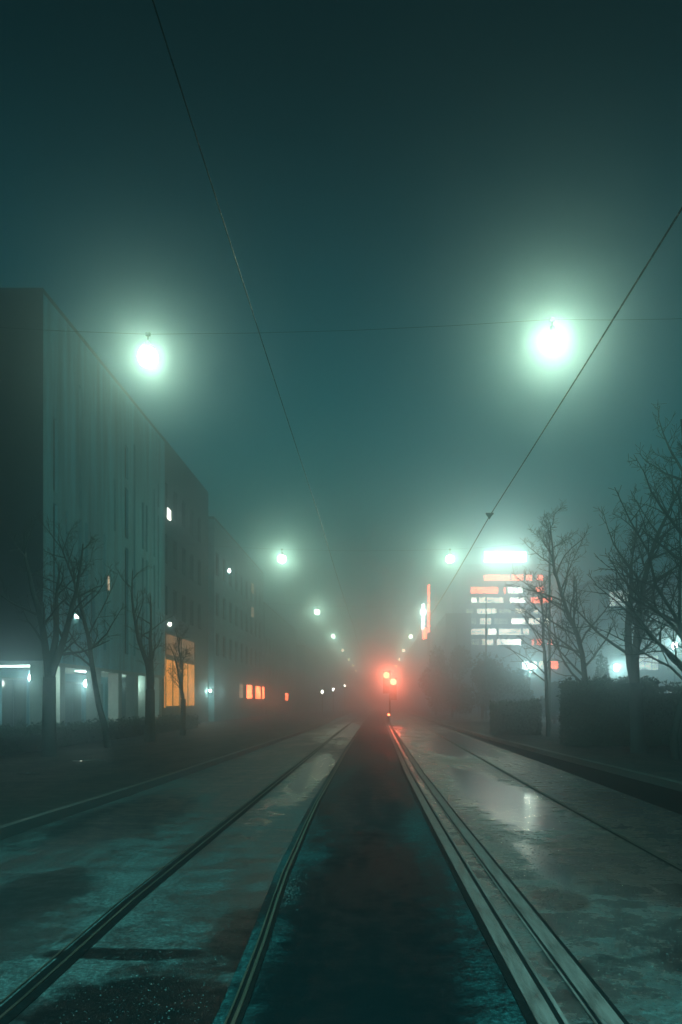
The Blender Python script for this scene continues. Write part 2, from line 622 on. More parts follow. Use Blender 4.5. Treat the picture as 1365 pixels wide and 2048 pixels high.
rail(off(T_A, 0.05), 0.016, 'outer left tram rail in a wide black filler strip, leftmost of the rails', -1, 0.13, lip=0.008, gap=0.075)
rail(T_B, 0.018, 'shiny tram rail just left of the dark middle strip', -1, 0.07, lip=0.010, gap=0.022)
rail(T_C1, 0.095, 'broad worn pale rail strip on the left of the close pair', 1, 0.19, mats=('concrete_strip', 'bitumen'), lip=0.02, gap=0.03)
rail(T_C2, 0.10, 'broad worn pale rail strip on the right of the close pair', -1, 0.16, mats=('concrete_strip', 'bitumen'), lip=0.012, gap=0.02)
rail(T_D, 0.012, 'thin dark outer rail line crossing the bright wet road on the right', 1, 0.075, lip=0.008, gap=0.016)

# ------------------------------------------------------------------ puddles


def puddle(px, py, w, d, label, seed, mat='water', z=0.006):
    rnd = random.Random(seed)
    Y = H * F / (py - VY)
    X = (px - VX) * Y / F
    n = 40
    ph = [rnd.uniform(0, 6.28) for _ in range(5)]
    m = MB()
    m.v.append((0, 0, z + 0.0015))
    for ring, s in ((1, 0.82), (2, 1.0)):
        for k in range(n):
            t = 2 * math.pi * k / n
            r = s * (1 + 0.22 * math.sin(2 * t + ph[0]) + 0.15 * math.sin(3 * t + ph[1]) + 0.10 * math.sin(5 * t + ph[2]) + 0.07 * math.sin(9 * t + ph[3]))
            m.v.append((w / 2 * r * math.cos(t), d / 2 * r * math.sin(t), z + (0.0015 if ring == 1 else -0.004)))
    for k in range(n):
        m.f.append((0, 1 + k, 1 + (k + 1) % n))
        m.f.append((1 + k, 1 + n + k, 1 + n + (k + 1) % n, 1 + (k + 1) % n))
    o = m.build('puddle', M[mat], loc=(X, Y, 0))
    return tag(o, label, 'puddle', 'puddles on the wet street')


puddle(520, 1447, 1.9, 4.0, 'pale long puddle far off at the left kerb', 6)
puddle(177, 1530, 0.7, 0.5, 'thin bright puddle on the dark left pavement under the lit arcade', 7, z=0.118)
puddle(57, 1558, 0.4, 0.3, 'tiny bright puddle on the dark pavement at the left edge', 8, z=0.118)

# ------------------------------------------------------------------ wet grit that glints
rnd = random.Random(77)
g = MB()


def pebble(m, x, y, z, r, rnd):
    i = len(m.v)
    a = rnd.uniform(0, 3)
    for k in range(5):
        t = a + k * 2 * math.pi / 5
        rr = r * rnd.uniform(0.7, 1.2)
        m.v.append((x + rr * math.cos(t), y + rr * math.sin(t), z))
    m.v.append((x + rnd.uniform(-.2, .2) * r, y + rnd.uniform(-.2, .2) * r, z + r * rnd.uniform(0.5, 0.9)))
    for k in range(5):
        m.f.append((i + k, i + (k + 1) % 5, i + 5))


for k in range(2600):
    y = rnd.uniform(3.4, 9)
    x = lerp_table(T_C2, y) + 0.15 + abs(rnd.gauss(0, 0.55))
    if x > 2.6:
        continue
    pebble(g, x, y, 0.0, rnd.uniform(0.002, 0.007), rnd)
for k in range(900):
    y = rnd.uniform(3.4, 6)
    x = rnd.uniform(lerp_table(T_A, y) + 0.25, lerp_table(T_B, y) - 0.15)
    pebble(g, x, y, 0.0, rnd.uniform(0.002, 0.006), rnd)
for k in range(260):
    pebble(g, rnd.gauss(-0.70, 0.05), rnd.gauss(6.35, 0.28), 0.0, rnd.uniform(0.003, 0.009), rnd)
M['grit'] = rough_mat('wet_grit', (0.03, 0.03, 0.03), (0.16, 0.155, 0.145), 30, (0.12, 0.3), 0)
tag(g.build('gravel', M['grit']), 'loose wet grit scattered on the asphalt beside the rails', 'gravel', kind='stuff')

# ------------------------------------------------------------------ overhead wires
DRAIN = M['cable']


def wire_thing(name, pts, rad, mat, label, cat, group, n=5):
    m = MB()
    p0 = Vector(pts[0])
    m.tube([Vector(p) - p0 for p in pts], rad, n)
    o = m.build(name, mat, smooth=True, loc=p0)
    return tag(o, label, cat, group)


SP = 24.3
LY = [17.3 + SP * k for k in range(10)] + [17.3 - SP]  # last entry: unseen lamp pair added behind the viewer to light the foreground
LXL, LXR = -4.98, 3.80
LZ = 9.0


def contact(x0, label, rad=0.0095):
    ys = [-20] + [17.5 + SP * k for k in range(-1, 10)]
    pts = []
    for a, b in zip(ys, ys[1:]):
        for k in range(6):
            t = k / 6
            y = a + (b - a) * t
            pts.append((x0, y, 5.6 - 0.10 * math.sin(math.pi * t)))
    pts.append((x0, ys[-1], 5.6))
    return wire_thing('contact_wire', pts, rad, M['wire'], label, 'overhead wire', 'tram contact wires')


contact(2.47, 'taut dark tram wire running past the right street lamp glow')
contact(-1.28, 'faint tram wire above the left track with a shiny stretch', 0.005)

# ------------------------------------------------------------------ suspended street lamps


def make_lamp():
    root = empty('street_lamp', (0, 0, 0))
    m = MB()
    m.lathe([(0.02, 0.36), (0.05, 0.35), (0.075, 0.28), (0.10, 0.24), (0.15, 0.215), (0.155, 0.19), (0.02, 0.19)], n=24)
    m.build('housing', M['iron'], root, True)
    m = MB()
    m.lathe([(0.10, 0.187), (0.16, 0.15), (0.20, 0.08), (0.215, 0.0), (0.20, -0.08), (0.16, -0.145), (0.09, -0.195), (0.01, -0.215)], n=24)
    m.build('glass_globe', M['globe'], root, True)
    m = MB()
    m.tube([(0, 0, 0.35), (0, 0, 0.48)], 0.015, 8)
    m.box(-0.05, 0.05, -0.02, 0.02, 0.46, 0.53)
    m.build('hanger', M['iron'], root)
    return root


ORD = ['nearest', 'second', 'third', 'fourth', 'fifth', 'sixth', 'seventh', 'eighth', 'ninth', 'farthest', 'added behind-viewer fill']
proto = make_lamp()
first = True
for k, y in enumerate(LY):
    pl = bpy.data.lights.new('lamp_light', 'POINT')
    wk = LAMP_W * (1.0, 0.50, 0.42, 0.38, 0.34, 0.30, 0.28, 0.28, 0.28, 0.28, 36.0)[k]  # last factor drives the added pair far brighter than the rest
    for side, x in (('left', LXL), ('right', LXR)):
        pl = bpy.data.lights.new('lamp_light', 'POINT')
        pl.energy = wk * ((0.62 if side == 'left' else 0.55) if k == 0 else 0.75)
        pl.color = (0.82, 1.0, 0.62) if k < 2 else (0.85, 1.0, 0.58) if k < 10 else LAMP_COL
        pl.shadow_soft_size = 0.14
        o = proto if first else copy_tree(proto)
        first = False
        z = LZ
        if k == 0:
            z = 9.0 if side == 'left' else 9.32
        o.location = (x, y, z)
        tag(o, f'lit bowl lamp hung over the street, {ORD[k]} in the {side} row', 'street lamp', 'lit street lamps hung in two rows above the street')
        lo = bpy.data.objects.new('lamp_light', pl)
        COL.objects.link(lo)
        lo.location = (0, 0, -0.01)
        lo.parent = o
    xr = 9.0 if k < 4 or k == 10 else 8.0
    xl = -12.3 if k in (0, 10) else -11.9
    pts = []
    knots = [(xl, LZ + 1.0), (LXL, LZ + 0.5), (LXR, LZ + (0.82 if k == 0 else 0.5)), (xr, LZ + 1.0)]
    for (xa, za), (xb, zb) in zip(knots, knots[1:]):
        for j in range(4):
            t = j / 4
            pts.append((xa + (xb - xa) * t, y, za + (zb - za) * t - 0.08 * math.sin(math.pi * t)))
    pts.append((xr, y, LZ + 1.0))
    wire_thing('span_wire', pts, 0.0042, M['cable'], f'thin cable across the street carrying the {ORD[k]} pair of lamps', 'cable', 'span cables across the street')

# poles that carry the span cables where no wall does
for k, (x, y, lab) in enumerate([(9.0, LY[0], 'slim dark cable pole in the verge beside the nearest bare trees'),
                                 (9.0, LY[1], 'slim dark cable pole behind the smallest bare tree'),
                                 (9.0, LY[2], 'slim dark cable pole by the wet drive before the shrubs'),
                                 (9.0, LY[3], 'slim dark cable pole standing before the tall sign building'),
                                 (-12.3, LY[0], 'slim dark cable pole in front of the gable with the porch'),
                                 (-12.3, LY[10], 'slim dark cable pole added behind the viewer on the arcade side'),  # this pole and the next only carry the added, unseen lamp pair
                                 (9.0, LY[10], 'slim dark cable pole added behind the viewer on the side of the bare trees')]):
    m = MB()
    m.lathe([(0.11, 0.0), (0.11, 0.5), (0.075, 0.55), (0.055, 10.1), (0.02, 10.15)], n=12)
    o = m.build('cable_pole', M['iron'], smooth=True, loc=(x, y, 0.1))
    tag(o, lab, 'pole', 'poles of the span cables')

# wedge shaped insulator hanging the right contact wire
t = empty('wire_hanger', (2.47, 17.5, 5.6), 'small dark wedge clamp on the right tram wire', 'wire clamp')
m = MB()
m.v += [(-0.085, -0.02, 0.045), (0.085, -0.02, 0.045), (0.03, -0.02, -0.02), (0.0, -0.02, -0.075),
        (-0.085, 0.02, 0.045), (0.085, 0.02, 0.045), (0.03, 0.02, -0.02), (0.0, 0.02, -0.075)]
m.f += [(0, 3, 2, 1), (4, 5, 6, 7), (0, 1, 5, 4), (1, 2, 6, 5), (2, 3, 7, 6), (3, 0, 4, 7)]
m.build('clamp_body', M['iron'], t)
m = MB()
m.tube([(-0.085, 0, 0.05), (0.085, 0, 0.05)], 0.018, 8)
m.build('insulator', M['iron'], t)

# ------------------------------------------------------------------ buildings


def facade(mb, o, u, w, z0, z1, openings, depth=0.18):
    """wall plane from o along unit u with real openings (u0,u1,z0,z1) and reveals; inside is to the left of u seen from above rotated"""
    us = sorted({0.0, w, *[a for q in openings for a in q[:2]]})
    zs = sorted({z0, z1, *[a for q in openings for a in q[2:4]]})
    nrm = Vector((u.y, -u.x, 0))      # outward
    inn = -nrm * depth

    def P(a, z):
        return Vector((o[0], o[1], 0)) + u * a + Vector((0, 0, z))
    for a, b in zip(us, us[1:]):
        ca = (a + b) / 2
        run = None
        for c, d in zip(zs, zs[1:]):
            cz = (c + d) / 2
            hole = any(q[0] < ca < q[1] and q[2] < cz < q[3] for q in openings)
            if not hole:
                run = (run[0], d) if run else (c, d)
            if hole or d == zs[-1]:
                if run:
                    mb.quad(P(a, run[0]), P(b, run[0]), P(b, run[1]), P(a, run[1]))
                run = None
    for q in openings:
        a, b, c, d = q[:4]
        mb.quad(P(a, c), P(a, d), P(a, d) + inn, P(a, c) + inn)
        mb.quad(P(b, d), P(b, c), P(b, c) + inn, P(b, d) + inn)
        mb.quad(P(a, d), P(b, d), P(b, d) + inn, P(a, d) + inn)
        mb.quad(P(b, c), P(a, c), P(a, c) + inn, P(b, c) + inn)


def pane(root, o, u, q, mat, depth=0.16, bars=1, name='window', label=None):
    a, b, c, d = q[:4]
    nrm = Vector((u.y, -u.x, 0))
    base = Vector((o[0], o[1], 0)) - nrm * depth

    def P(x, z, k=0.0):
        return base + u * x + Vector((0, 0, z)) + nrm * k
    fr = MB()
    fw = 0.05
    cuts = [(a, a + fw, c, d), (b - fw, b, c, d), (a + fw, b - fw, c, c + fw), (a + fw, b - fw, d - fw, d)]
    for k in range(1, bars + 1):
        x = a + (b - a) * k / (bars + 1)
        cuts.append((x - 0.02, x + 0.02, c + fw, d - fw))
    for (x0, x1, y0, y1) in cuts:
        p = [P(x0, y0, .05), P(x1, y0, .05), P(x1, y1, .05), P(x0, y1, .05)]
        r = [P(x0, y0), P(x1, y0), P(x1, y1), P(x0, y1)]
        fr.quad(*p)
        for i in range(4):
            j = (i + 1) % 4
            fr.quad(r[i], r[j], p[j], p[i])
    w = fr.build(name, M['frame'], root)
    if label:
        w['label'] = label
    g = MB()
    g.quad(P(a, c, .02), P(b, c, .02), P(b, d, .02), P(a, d, .02))
    g.build('pane', mat, w)
    return w


UY = Vector((0, 1, 0))     # along +Y: outward normal = +X (left side buildings)
UYm = Vector((0, -1, 0))   # along -Y: outward normal = -X (right side buildings)
UX = Vector((1, 0, 0))     # along +X: outward normal = -Y (faces the camera)
UXm = Vector((-1, 0, 0))

# ---- A: pale slab with the lit arcade
AX0, AX1, AY0, AY1, AZ = -30.0, -12.0, 28.6, 45.0, 16.2
bA = empty('arcade_building', (AX1, AY0, 0), 'pale striped block with dark end wall above a lit arcade of pale columns', 'building')
bA_off = Vector(bA.location)


def rel(o):
    """give a part whose mesh is in world coordinates its place under its thing"""
    o.matrix_parent_inverse = o.parent.matrix_world.inverted()
    return o


bpy.context.view_layer.update()
rnd = random.Random(5)
ops = []
us_cols = []
x = 0.9
while x < AY1 - AY0 - 1.0:
    w = rnd.choice([0.22, 0.3, 0.4, 0.55])
    us_cols.append((x, x + w))
    x += w + rnd.choice([0.4, 0.55, 0.8, 1.1])
for (a, b) in us_cols:
    top = rnd.uniform(11.5, 14.4)
    z = 3.8
    while z < top - 1.0:
        h = rnd.choice([2.4, 5.1, 5.1, 7.8])
        z1 = min(z + h, top)
        if rnd.random() > 0.22:
            ops.append((a, b, z, z1))
        z = z1 + 0.45
m = MB()
facade(m, (AX1, AY0), UY, AY1 - AY0, 3.0, AZ, ops)
m.quad((AX1, AY1, 3.0), (AX0, AY1, 3.0), (AX0, AY1, AZ), (AX1, AY1, AZ))
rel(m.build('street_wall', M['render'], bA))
for q in ops:
    lit = abs(q[0] + AY0 - 35.5) < 0.6 and 5.5 < q[2] < 7
    rel_w = pane(bA, (AX1, AY0), UY, q, M['glass'], bars=0)
    rel(rel_w)
gops = []
for k in range(4):
    for j in range(5):
        gops.append((1.2 + j * 3.3, 3.2 + j * 3.3, 4.1 + k * 3.0, 5.9 + k * 3.0))
m = MB()
facade(m, (AX0, AY0), UX, AX1 - AX0, 3.0, AZ, gops)
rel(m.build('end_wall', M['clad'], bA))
for q in gops:
    rel(pane(bA, (AX0, AY0), UX, q, M['glass'], bars=1))
m = MB()
m.box(AX0 + 0.01, AX1 - 0.01, AY0 + 0.01, AY1 - 0.01, AZ + 0.003, AZ + 0.2)
rel(m.build('roof', M['clad'], bA))
# arcade: soffit, back walls, columns, lamps
m = MB()
m.box(AX0 + 0.02, AX1 - 0.02, AY0 + 0.02, AY1 - 0.02, 2.86, 2.997)
rel(m.build('soffit', M['column'], bA))
m = MB()
sops = [(0.6 + j * 3.1, 3.0 + j * 3.1, 0.5, 2.5) for j in range(5)]
facade(m, (AX1 - 2.6, AY0 + 1.8), UY, AY1 - AY0 - 1.9, 0.1, 2.858, [q for q in sops if q[1] < AY1 - AY0 - 2.0])
gs = [(0.8 + j * 3.6, 3.6 + j * 3.6, 0.4, 2.55) for j in range(4)]
facade(m, (AX0 + 0.1, AY0 + 1.8), UX, AX1 - 2.6 - AX0 - 0.1, 0.1, 2.858, gs)
rel(m.build('shop_wall', M['grey'], bA))
for q in sops:
    if q[1] < AY1 - AY0 - 2.0:
        rel(pane(bA, (AX1 - 2.6, AY0 + 1.8), UY, q, M['glass'], name='shop_window', bars=1))
for q in gs:
    rel(pane(bA, (AX0 + 0.1, AY0 + 1.8), UX, q, M['glass'], name='shop_window', bars=1))
for (y, w) in ((AY0 + 0.05, 0.55), (30.2, 0.50), (34.2, 0.5), (37.0, 0.5), (39.6, 0.5), (41.3, 0.3), (43.9, 0.6)):
    m = MB()
    m.box(AX1 - 0.50, AX1 - 0.03, y, y + w, 0.1, 2.857)
    c = rel(m.build('column', M['column'], bA))
for x in (-17.5, -21.5, -25.5):
    m = MB()
    m.box(x, x + 0.45, AY0 + 0.05, AY0 + 0.5, 0.1, 2.857)
    rel(m.build('column', M['column'], bA))
al = bpy.data.lights.new('arcade_light', 'POINT')
al.energy = 110
al.color = (0.72, 1.0, 0.82)
al.shadow_soft_size = 0.09


def globe(root, p, r=0.10, mat='bulb', drop=0.25, name='globe_lamp', light=al):
    m = MB()
    m.lathe([(0.012, -r), (r * 0.5, -r * 0.87), (r * 0.87, -r * 0.5), (r, 0), (r * 0.87, r * 0.5), (r * 0.5, r * 0.87), (0.015, r)], c=p, n=14)
    o = rel(m.build(name, M[mat], root, True))
    if drop:
        m = MB()
        m.tube([Vector(p) + Vector((0, 0, r * 0.9)), Vector(p) + Vector((0, 0, r + drop))], 0.012, 6)
        s = m.build('stem', M['iron'], o)
    if light:
        lo = bpy.data.objects.new('arcade_light', light)
        COL.objects.link(lo)
        lo.parent = root
        lo.matrix_parent_inverse = root.matrix_world.inverted()
        lo.location = (p[0] + 0.02, p[1] - r - 0.12, p[2] - 0.05)
    return o


globe(bA, (-12.75, 29.45, 2.42), r=0.14, drop=0.22)
globe(bA, (-12.8, 35.2, 2.34), r=0.17, drop=0.25)
globe(bA, (-12.8, 41.2, 2.45), r=0.05)
for (x0, x1) in ((-17.0, -12.75),):
    m = MB()
    m.box(x0, x1, AY0 + 0.55, AY0 + 0.65, 2.80, 2.857)
    rel(m.build('light_strip', M['tube'], bA))
m = MB(); m.box(-12.75, -12.60, 33.6, 35.8, 2.80, 2.857)
rel(m.build('light_strip', M['tube'], bA))
# a lit slit and a tiny light high on the street wall
m = MB(); m.box(AX1 + 0.003, AX1 + 0.03, 35.45, 35.62, 6.5, 7.15)
rel(m.build('lit_slit', M['warm_pane'], bA))
m = MB(); m.box(AX1 + 0.003, AX1 + 0.10, 31.6, 31.75, 4.86, 5.0)
rel(m.build('wall_light', M['white_pane'], bA))


def block(name, label, X, Y0, Y1, Zt, depth, mat, fl=3.0, first=0.6, ww=1.1, gapw=1.1, zw=1.7, side='left', shop=None, roofmat='clad', seed=1, lit=(), skip=0.0, gable=True):
    """street block whose long wall runs along the street at x = X"""
    rnd = random.Random(seed)
    root = empty(name, (X, Y0, 0), label, 'building')
    bpy.context.view_layer.update()
    L = Y1 - Y0
    ops = []
    k = 0
    z = 3.9 if shop is None else shop
    while z + zw < Zt - 0.5:
        x = first
        while x + ww < L - 0.3:
            if rnd.random() >= skip:
                ops.append((x, x + ww, z, z + zw))
            x += ww + gapw
        z += fl
    m = MB()
    s = 1 if side == 'left' else -1
    o = (X, Y0) if side == 'left' else (X, Y1)
    u = UY if side == 'left' else UYm
    facade(m, o, u, L, 0.0, Zt, ops)
    xb = X - s * depth
    lo, hi = min(X, xb), max(X, xb)
    m.quad((lo, Y0, 0), (hi, Y0, 0), (hi, Y0, Zt), (lo, Y0, Zt))
    m.quad((hi, Y1, 0), (lo, Y1, 0), (lo, Y1, Zt), (hi, Y1, Zt))
    rel(m.build('wall', M[mat], root))
    m = MB()
    m.box(lo + 0.01, hi - 0.01, Y0 + 0.01, Y1 - 0.01, Zt + 0.003, Zt + 0.2)
    rel(m.build('roof', M[roofmat], root))
    for n_, q in enumerate(ops):
        rel(pane(root, o, u, q, M[lit[n_]] if isinstance(lit, dict) and n_ in lit else M['glass'], bars=1))
    return root


# ---- B: dark block with the orange shop front
bB = block('shop_building', 'dark brown block with a tall glowing orange shop front', -12.3, 45.2, 58.0, 16.6, 14, 'brown', seed=3, ww=0.9, gapw=1.3, shop=6.6)
for (y0, y1, z0, z1, mt) in ((46.0, 49.2, 1.2, 4.1, 'orange_pane'), (49.4, 53.4, 1.2, 4.1, 'orange_pane'), (46.0, 53.4, 4.2, 5.6, 'orange_dim')):
    m = MB()
    m.box(-12.297, -12.24, y0, y1, z0, z1)
    w = rel(m.build('shop_front', M[mt], bB))
    fr = MB()
    for (a, b, c, d) in ((y0, y0 + .08, z0, z1), (y1 - .08, y1, z0, z1), (y0 + .08, y1 - .08, z1 - .1, z1), (y0 + .08, y1 - .08, z0, z0 + .1), ((y0 + y1) / 2 - .04, (y0 + y1) / 2 + .04, z0 + .1, z1 - .1)):
        fr.box(-12.238, -12.20, a, b, c, d)
    fr.build('frame', M['frame'], w).matrix_parent_inverse = Matrix.Identity(4)
m = MB(); m.box(-12.297, -12.15, 46.8, 47.0, 6.0, 6.2)
rel(m.build('wall_light', M['white_pane'], bB))
m = MB(); m.box(-12.297, -12.25, 46.6, 47.3, 12.3, 12.9)
rel(m.build('lit_or_glint_window', M['dim_pane'], bB))  # glint on the window glass, put in as a glowing pane
globe(bB, (-12.1, 57.7, 2.35), r=0.10, drop=0, name='wall_lamp')

# ---- C, D: hazed blocks further along on the left
bC = block('shop_building', 'hazy grey block with narrow glowing red shop windows', -12.0, 58.6, 84.0, 15.0, 14, 'grey', seed=7, ww=1.2, gapw=1.5, shop=5.0)
for (a, b, mt) in ((73.2, 75.6, 'red_pane'), (78.6, 81.2, 'red_pane'), (69.2, 70.6, 'warm_pane'), (83.1, 83.8, 'red_pane')):
    m = MB()
    m.box(-11.997, -11.9, a, b, 1.9, 3.1)
    rel(m.build('shop_window', M[mt], bC))
m = MB(); m.box(-11.997, -11.85, 64.1, 64.3, 12.0, 12.25)
rel(m.build('wall_light', M['bulb'], bC))
for z in (12.0, 9.7):
    m = MB(); m.box(-11.997, -11.9, 75.8, 76.9, z, z + 0.9)
    rel(m.build('lit_or_glint_window', M['warm_pane'], bC))
bD = block('street_block', 'faint pale block fading in fog beyond the red shop windows', -12.0, 85.0, 118.0, 12.0, 14, 'grey', seed=9, ww=1.3, gapw=1.7)
m = MB(); m.box(-11.997, -11.9, 104, 106.5, 1.8, 2.7)
rel(m.build('shop_window', M['red_pane'], bD))
bD2 = block('street_block', 'faintest low block at the far end of the left side', -11.0, 121.0, 170.0, 10.0, 14, 'grey', seed=10, ww=1.3, gapw=1.7)

# ---- right: blade sign building, dark block
bE = block('street_block', 'dark hazy block on the right carrying the red neon blade sign', 8.6, 100.0, 126.0, 12.5, 3.2, 'brown', seed=12, side='right', ww=1.2, gapw=1.6)
sg = empty('blade_sign', at(857, 1215, 126.4), 'tall thin red neon blade sign with a white panel beside it', 'sign')
bpy.context.view_layer.update()
c = at(857, 1215, 126.4)
m = MB(); m.box(c.x - 0.10, c.x + 0.35, 126.9, 127.1, 9.0, 20.6)
rel(m.build('sign_box', M['frame'], sg))
m = MB()
z = 20.2
rn = random.Random(2)
while z > 13.0:
    h = rn.uniform(0.45, 0.75)
    m.box(c.x - 0.06, c.x + 0.28, 126.82, 126.897, z - h, z)
    z -= h + 0.14
while z > 12.3:
    z -= 0.5
rel(m.build('neon_letters', M['neon_red'], sg))
m = MB()
z = 17.2
while z > 13.4:
    m.box(c.x - 1.05, c.x - 0.55, 126.6, 126.7, z - 0.55, z)
    z -= 0.72
rel(m.build('white_letters', M['neon_white'], sg))
m = MB(); m.box(c.x - 1.10, c.x - 0.11, 126.72, 126.86, 11.2, 17.4)
rel(m.build('sign_panel', M['frame'], sg))
m = MB(); m.box(c.x - 0.90, c.x - 0.22, 126.6, 126.717, 11.6, 13.3)
rel(m.build('red_panel', M['neon_red'], sg))
m = MB(); m.box(c.x + 0.36, c.x + 3.2, 126.95, 127.05, 10.2, 10.35)
rel(m.build('bracket', M['iron'], sg))

# ---- the tall sign building, seen nearly head on
SY = 120.0


def SX(px):
    return (px - VX) * SY / F


def SZ(py):
    return H + (VY - py) * SY / F


bS = empty('office_tower', (SX(920), SY, 0), 'tall office block with a white roof sign and rows of white and red lights', 'building')
bpy.context.view_layer.update()
x0, x1, zt = SX(925), SX(1125), SZ(1135)
rows = [  # y centre, half height, segments (px0, px1, material)
    (1155, 6.5, [(968, 1022, 'red_pane'), (1024, 1048, 'red_pane'), (1052, 1066, 'red_pane'), (1074, 1088, 'red_pane')]),
    (1180, 7.0, [(942, 998, 'red_pane'), (1008, 1013, 'red_pane'), (1016, 1046, 'white_pane'), (1072, 1090, 'red_pane')]),
    (1200, 6.0, [(943, 955, 'white_pane'), (958, 1008, 'dim_pane'), (1020, 1052, 'white_pane'), (1062, 1082, 'red_pane'), (1086, 1106, 'red_pane')]),
    (1222, 5.5, [(932, 948, 'faint_pane'), (954, 994, 'dim_pane'), (998, 1024, 'faint_pane'), (1086, 1106, 'faint_pane'), (1030, 1052, 'dim_pane'), (1068, 1078, 'dim_pane')]),
    (1242, 6.5, [(1024, 1052, 'white_pane'), (1057, 1082, 'white_pane'), (1088, 1102, 'white_pane'), (932, 954, 'faint_pane'), (960, 984, 'dim_pane'), (988, 1018, 'faint_pane')]),
    (1263, 6.5, [(930, 972, 'dim_pane'), (976, 994, 'white_pane'), (998, 1044, 'dim_pane'), (1046, 1060, 'dim_pane')]),
    (1284, 6.5, [(934, 960, 'faint_pane'), (964, 988, 'dim_pane'), (994, 1044, 'white_pane'), (1064, 1070, 'red_pane'), (1074, 1086, 'red_pane'), (1096, 1106, 'red_pane')]),
    (1330, 8.0, [(1045, 1060, 'white_pane'), (1063, 1075, 'white_pane'), (1078, 1092, 'dim_pane'), (1100, 1118, 'red_pane')]),
]
ops = []
for (yc, hh, segs) in rows:
    for (a, b, mt) in segs:
        ops.append((SX(a) - x0, SX(b) - x0, SZ(yc + hh), SZ(yc - hh), mt))
m = MB()
facade(m, (x0, SY), UX, x1 - x0, 0.0, zt, ops, depth=0.3)
m.quad((x0, SY + 16, 0), (x0, SY, 0), (x0, SY, zt), (x0, SY + 16, zt))
m.quad((x1, SY, 0), (x1, SY + 16, 0), (x1, SY + 16, zt), (x1, SY, zt))
rel(m.build('wall', M['grey'], bS))
m = MB(); m.box(x0 - 0.1, x1 + 0.1, SY - 0.1, SY + 16, zt + 0.003, zt + 0.5)
rel(m.build('roof', M['clad'], bS))
for q in ops:
    n_b = max(1, int((q[1] - q[0]) / 0.9))
    rel(pane(bS, (x0, SY), UX, q, M[q[4]], bars=n_b, depth=0.25))
# roof sign: a backlit panel on struts
m = MB(); m.box(SX(966), SX(1053), SY - 0.4, SY - 0.15, SZ(1127), SZ(1101))
s = rel(m.build('roof_sign', M['frame'], bS))
m = MB()
xx = SX(968)
rn = random.Random(8)
while xx < SX(1050):
    w = rn.uniform(0.42, 0.62)
    m.box(xx, min(xx + w, SX(1052)), SY - 0.5, SY - 0.403, SZ(1125), SZ(1104))
    xx += w + 0.10
m.build('sign_letters', M['sign_white'], s)
sa = bpy.data.lights.new('sign_light', 'AREA')
sa.shape = 'RECTANGLE'
sa.size, sa.size_y = 6.4, 1.5
sa.energy = SIGN_W
sa.color = (0.85, 1.0, 0.68)
lo = bpy.data.objects.new('sign_light', sa)
COL.objects.link(lo)
lo.location = (SX(1010), SY - 0.53, SZ(1114.5))
lo.rotation_euler = (R(-90), 0, 0)
lo.parent = bS
lo.matrix_parent_inverse = bS.matrix_world.inverted()
for px in (975, 1010, 1045):
    m = MB(); m.box(SX(px), SX(px) + 0.12, SY - 0.25, SY + 0.1, zt + 0.5, SZ(1127))
    m.build('strut', M['iron'], s)

# ---- right far side: pale offices behind the trees
FYb = 72.0
bF = empty('office_building', (20, FYb, 0), 'pale low office building behind the bare trees at the right edge', 'building')
bpy.context.view_layer.update()
fo = []
rn = random.Random(14)
for k in range(4):
    for j in range(11):
        fo.append((1.0 + j * 2.6, 2.9 + j * 2.6, 1.5 + k * 2.9, 2.9 + k * 2.9, rn.choice(['glass', 'glass', 'glass', 'glass', 'faint_pane', 'office_pane'])))
m = MB()
facade(m, (20, FYb), UX, 30, 0.0, 12.6, fo)
m.quad((20, FYb + 14, 0), (20, FYb, 0), (20, FYb, 12.6), (20, FYb + 14, 12.6))
rel(m.build('wall', M['column'], bF))
m = MB(); m.box(19.9, 50.1, FYb - 0.2, FYb + 14, 12.603, 12.95)
rel(m.build('roof', M['clad'], bF))
for q in fo:
    rel(pane(bF, (20, FYb), UX, q, M[q[4]], bars=2))

# post lamps on the forecourt in front of it
fl = bpy.data.lights.new('forecourt_light', 'POINT')
fl.energy = FORE_W
fl.color = (0.75, 1.0, 0.80)
fl.shadow_soft_size = 0.12


def post_lamp(x, y, h, label):
    root = empty('post_lamp', (x, y, 0.1), label, 'lamp post', 'post lamps on the forecourt')
    m = MB()
    m.lathe([(0.10, 0), (0.10, 0.3), (0.06, 0.35), (0.04, h), (0.02, h + 0.02)], n=10)
    m.build('post', M['iron'], root, True)
    m = MB()
    m.lathe([(0.05, h + 0.02), (0.16, h + 0.10), (0.20, h + 0.30), (0.17, h + 0.48), (0.03, h + 0.52)], n=14)
    m.build('lantern', M['bulb'], root, True)
    m = MB()
    m.lathe([(0.03, h + 0.525), (0.24, h + 0.53), (0.20, h + 0.60), (0.02, h + 0.66)], n=14)
    m.build('cap', M['iron'], root, True)
    lo = bpy.data.objects.new('forecourt_light', fl)
    COL.objects.link(lo)
    lo.parent = root
    lo.location = (0, -0.35, h + 0.3)
    return root


for (px, py, Y, lab) in ((1350, 1290, 60, 'lit post lamp at the right edge behind the thickest trees'),
                         (1233, 1335, 62, 'lit post lamp seen low between two trunks over the hedge'),
                         (1060, 1333, 70, 'lit post lamp below the office tower, left of the smallest tree')):
    p = at(px, py, Y)
    post_lamp(p.x, Y, max(1.5, p.z - 0.4), lab)

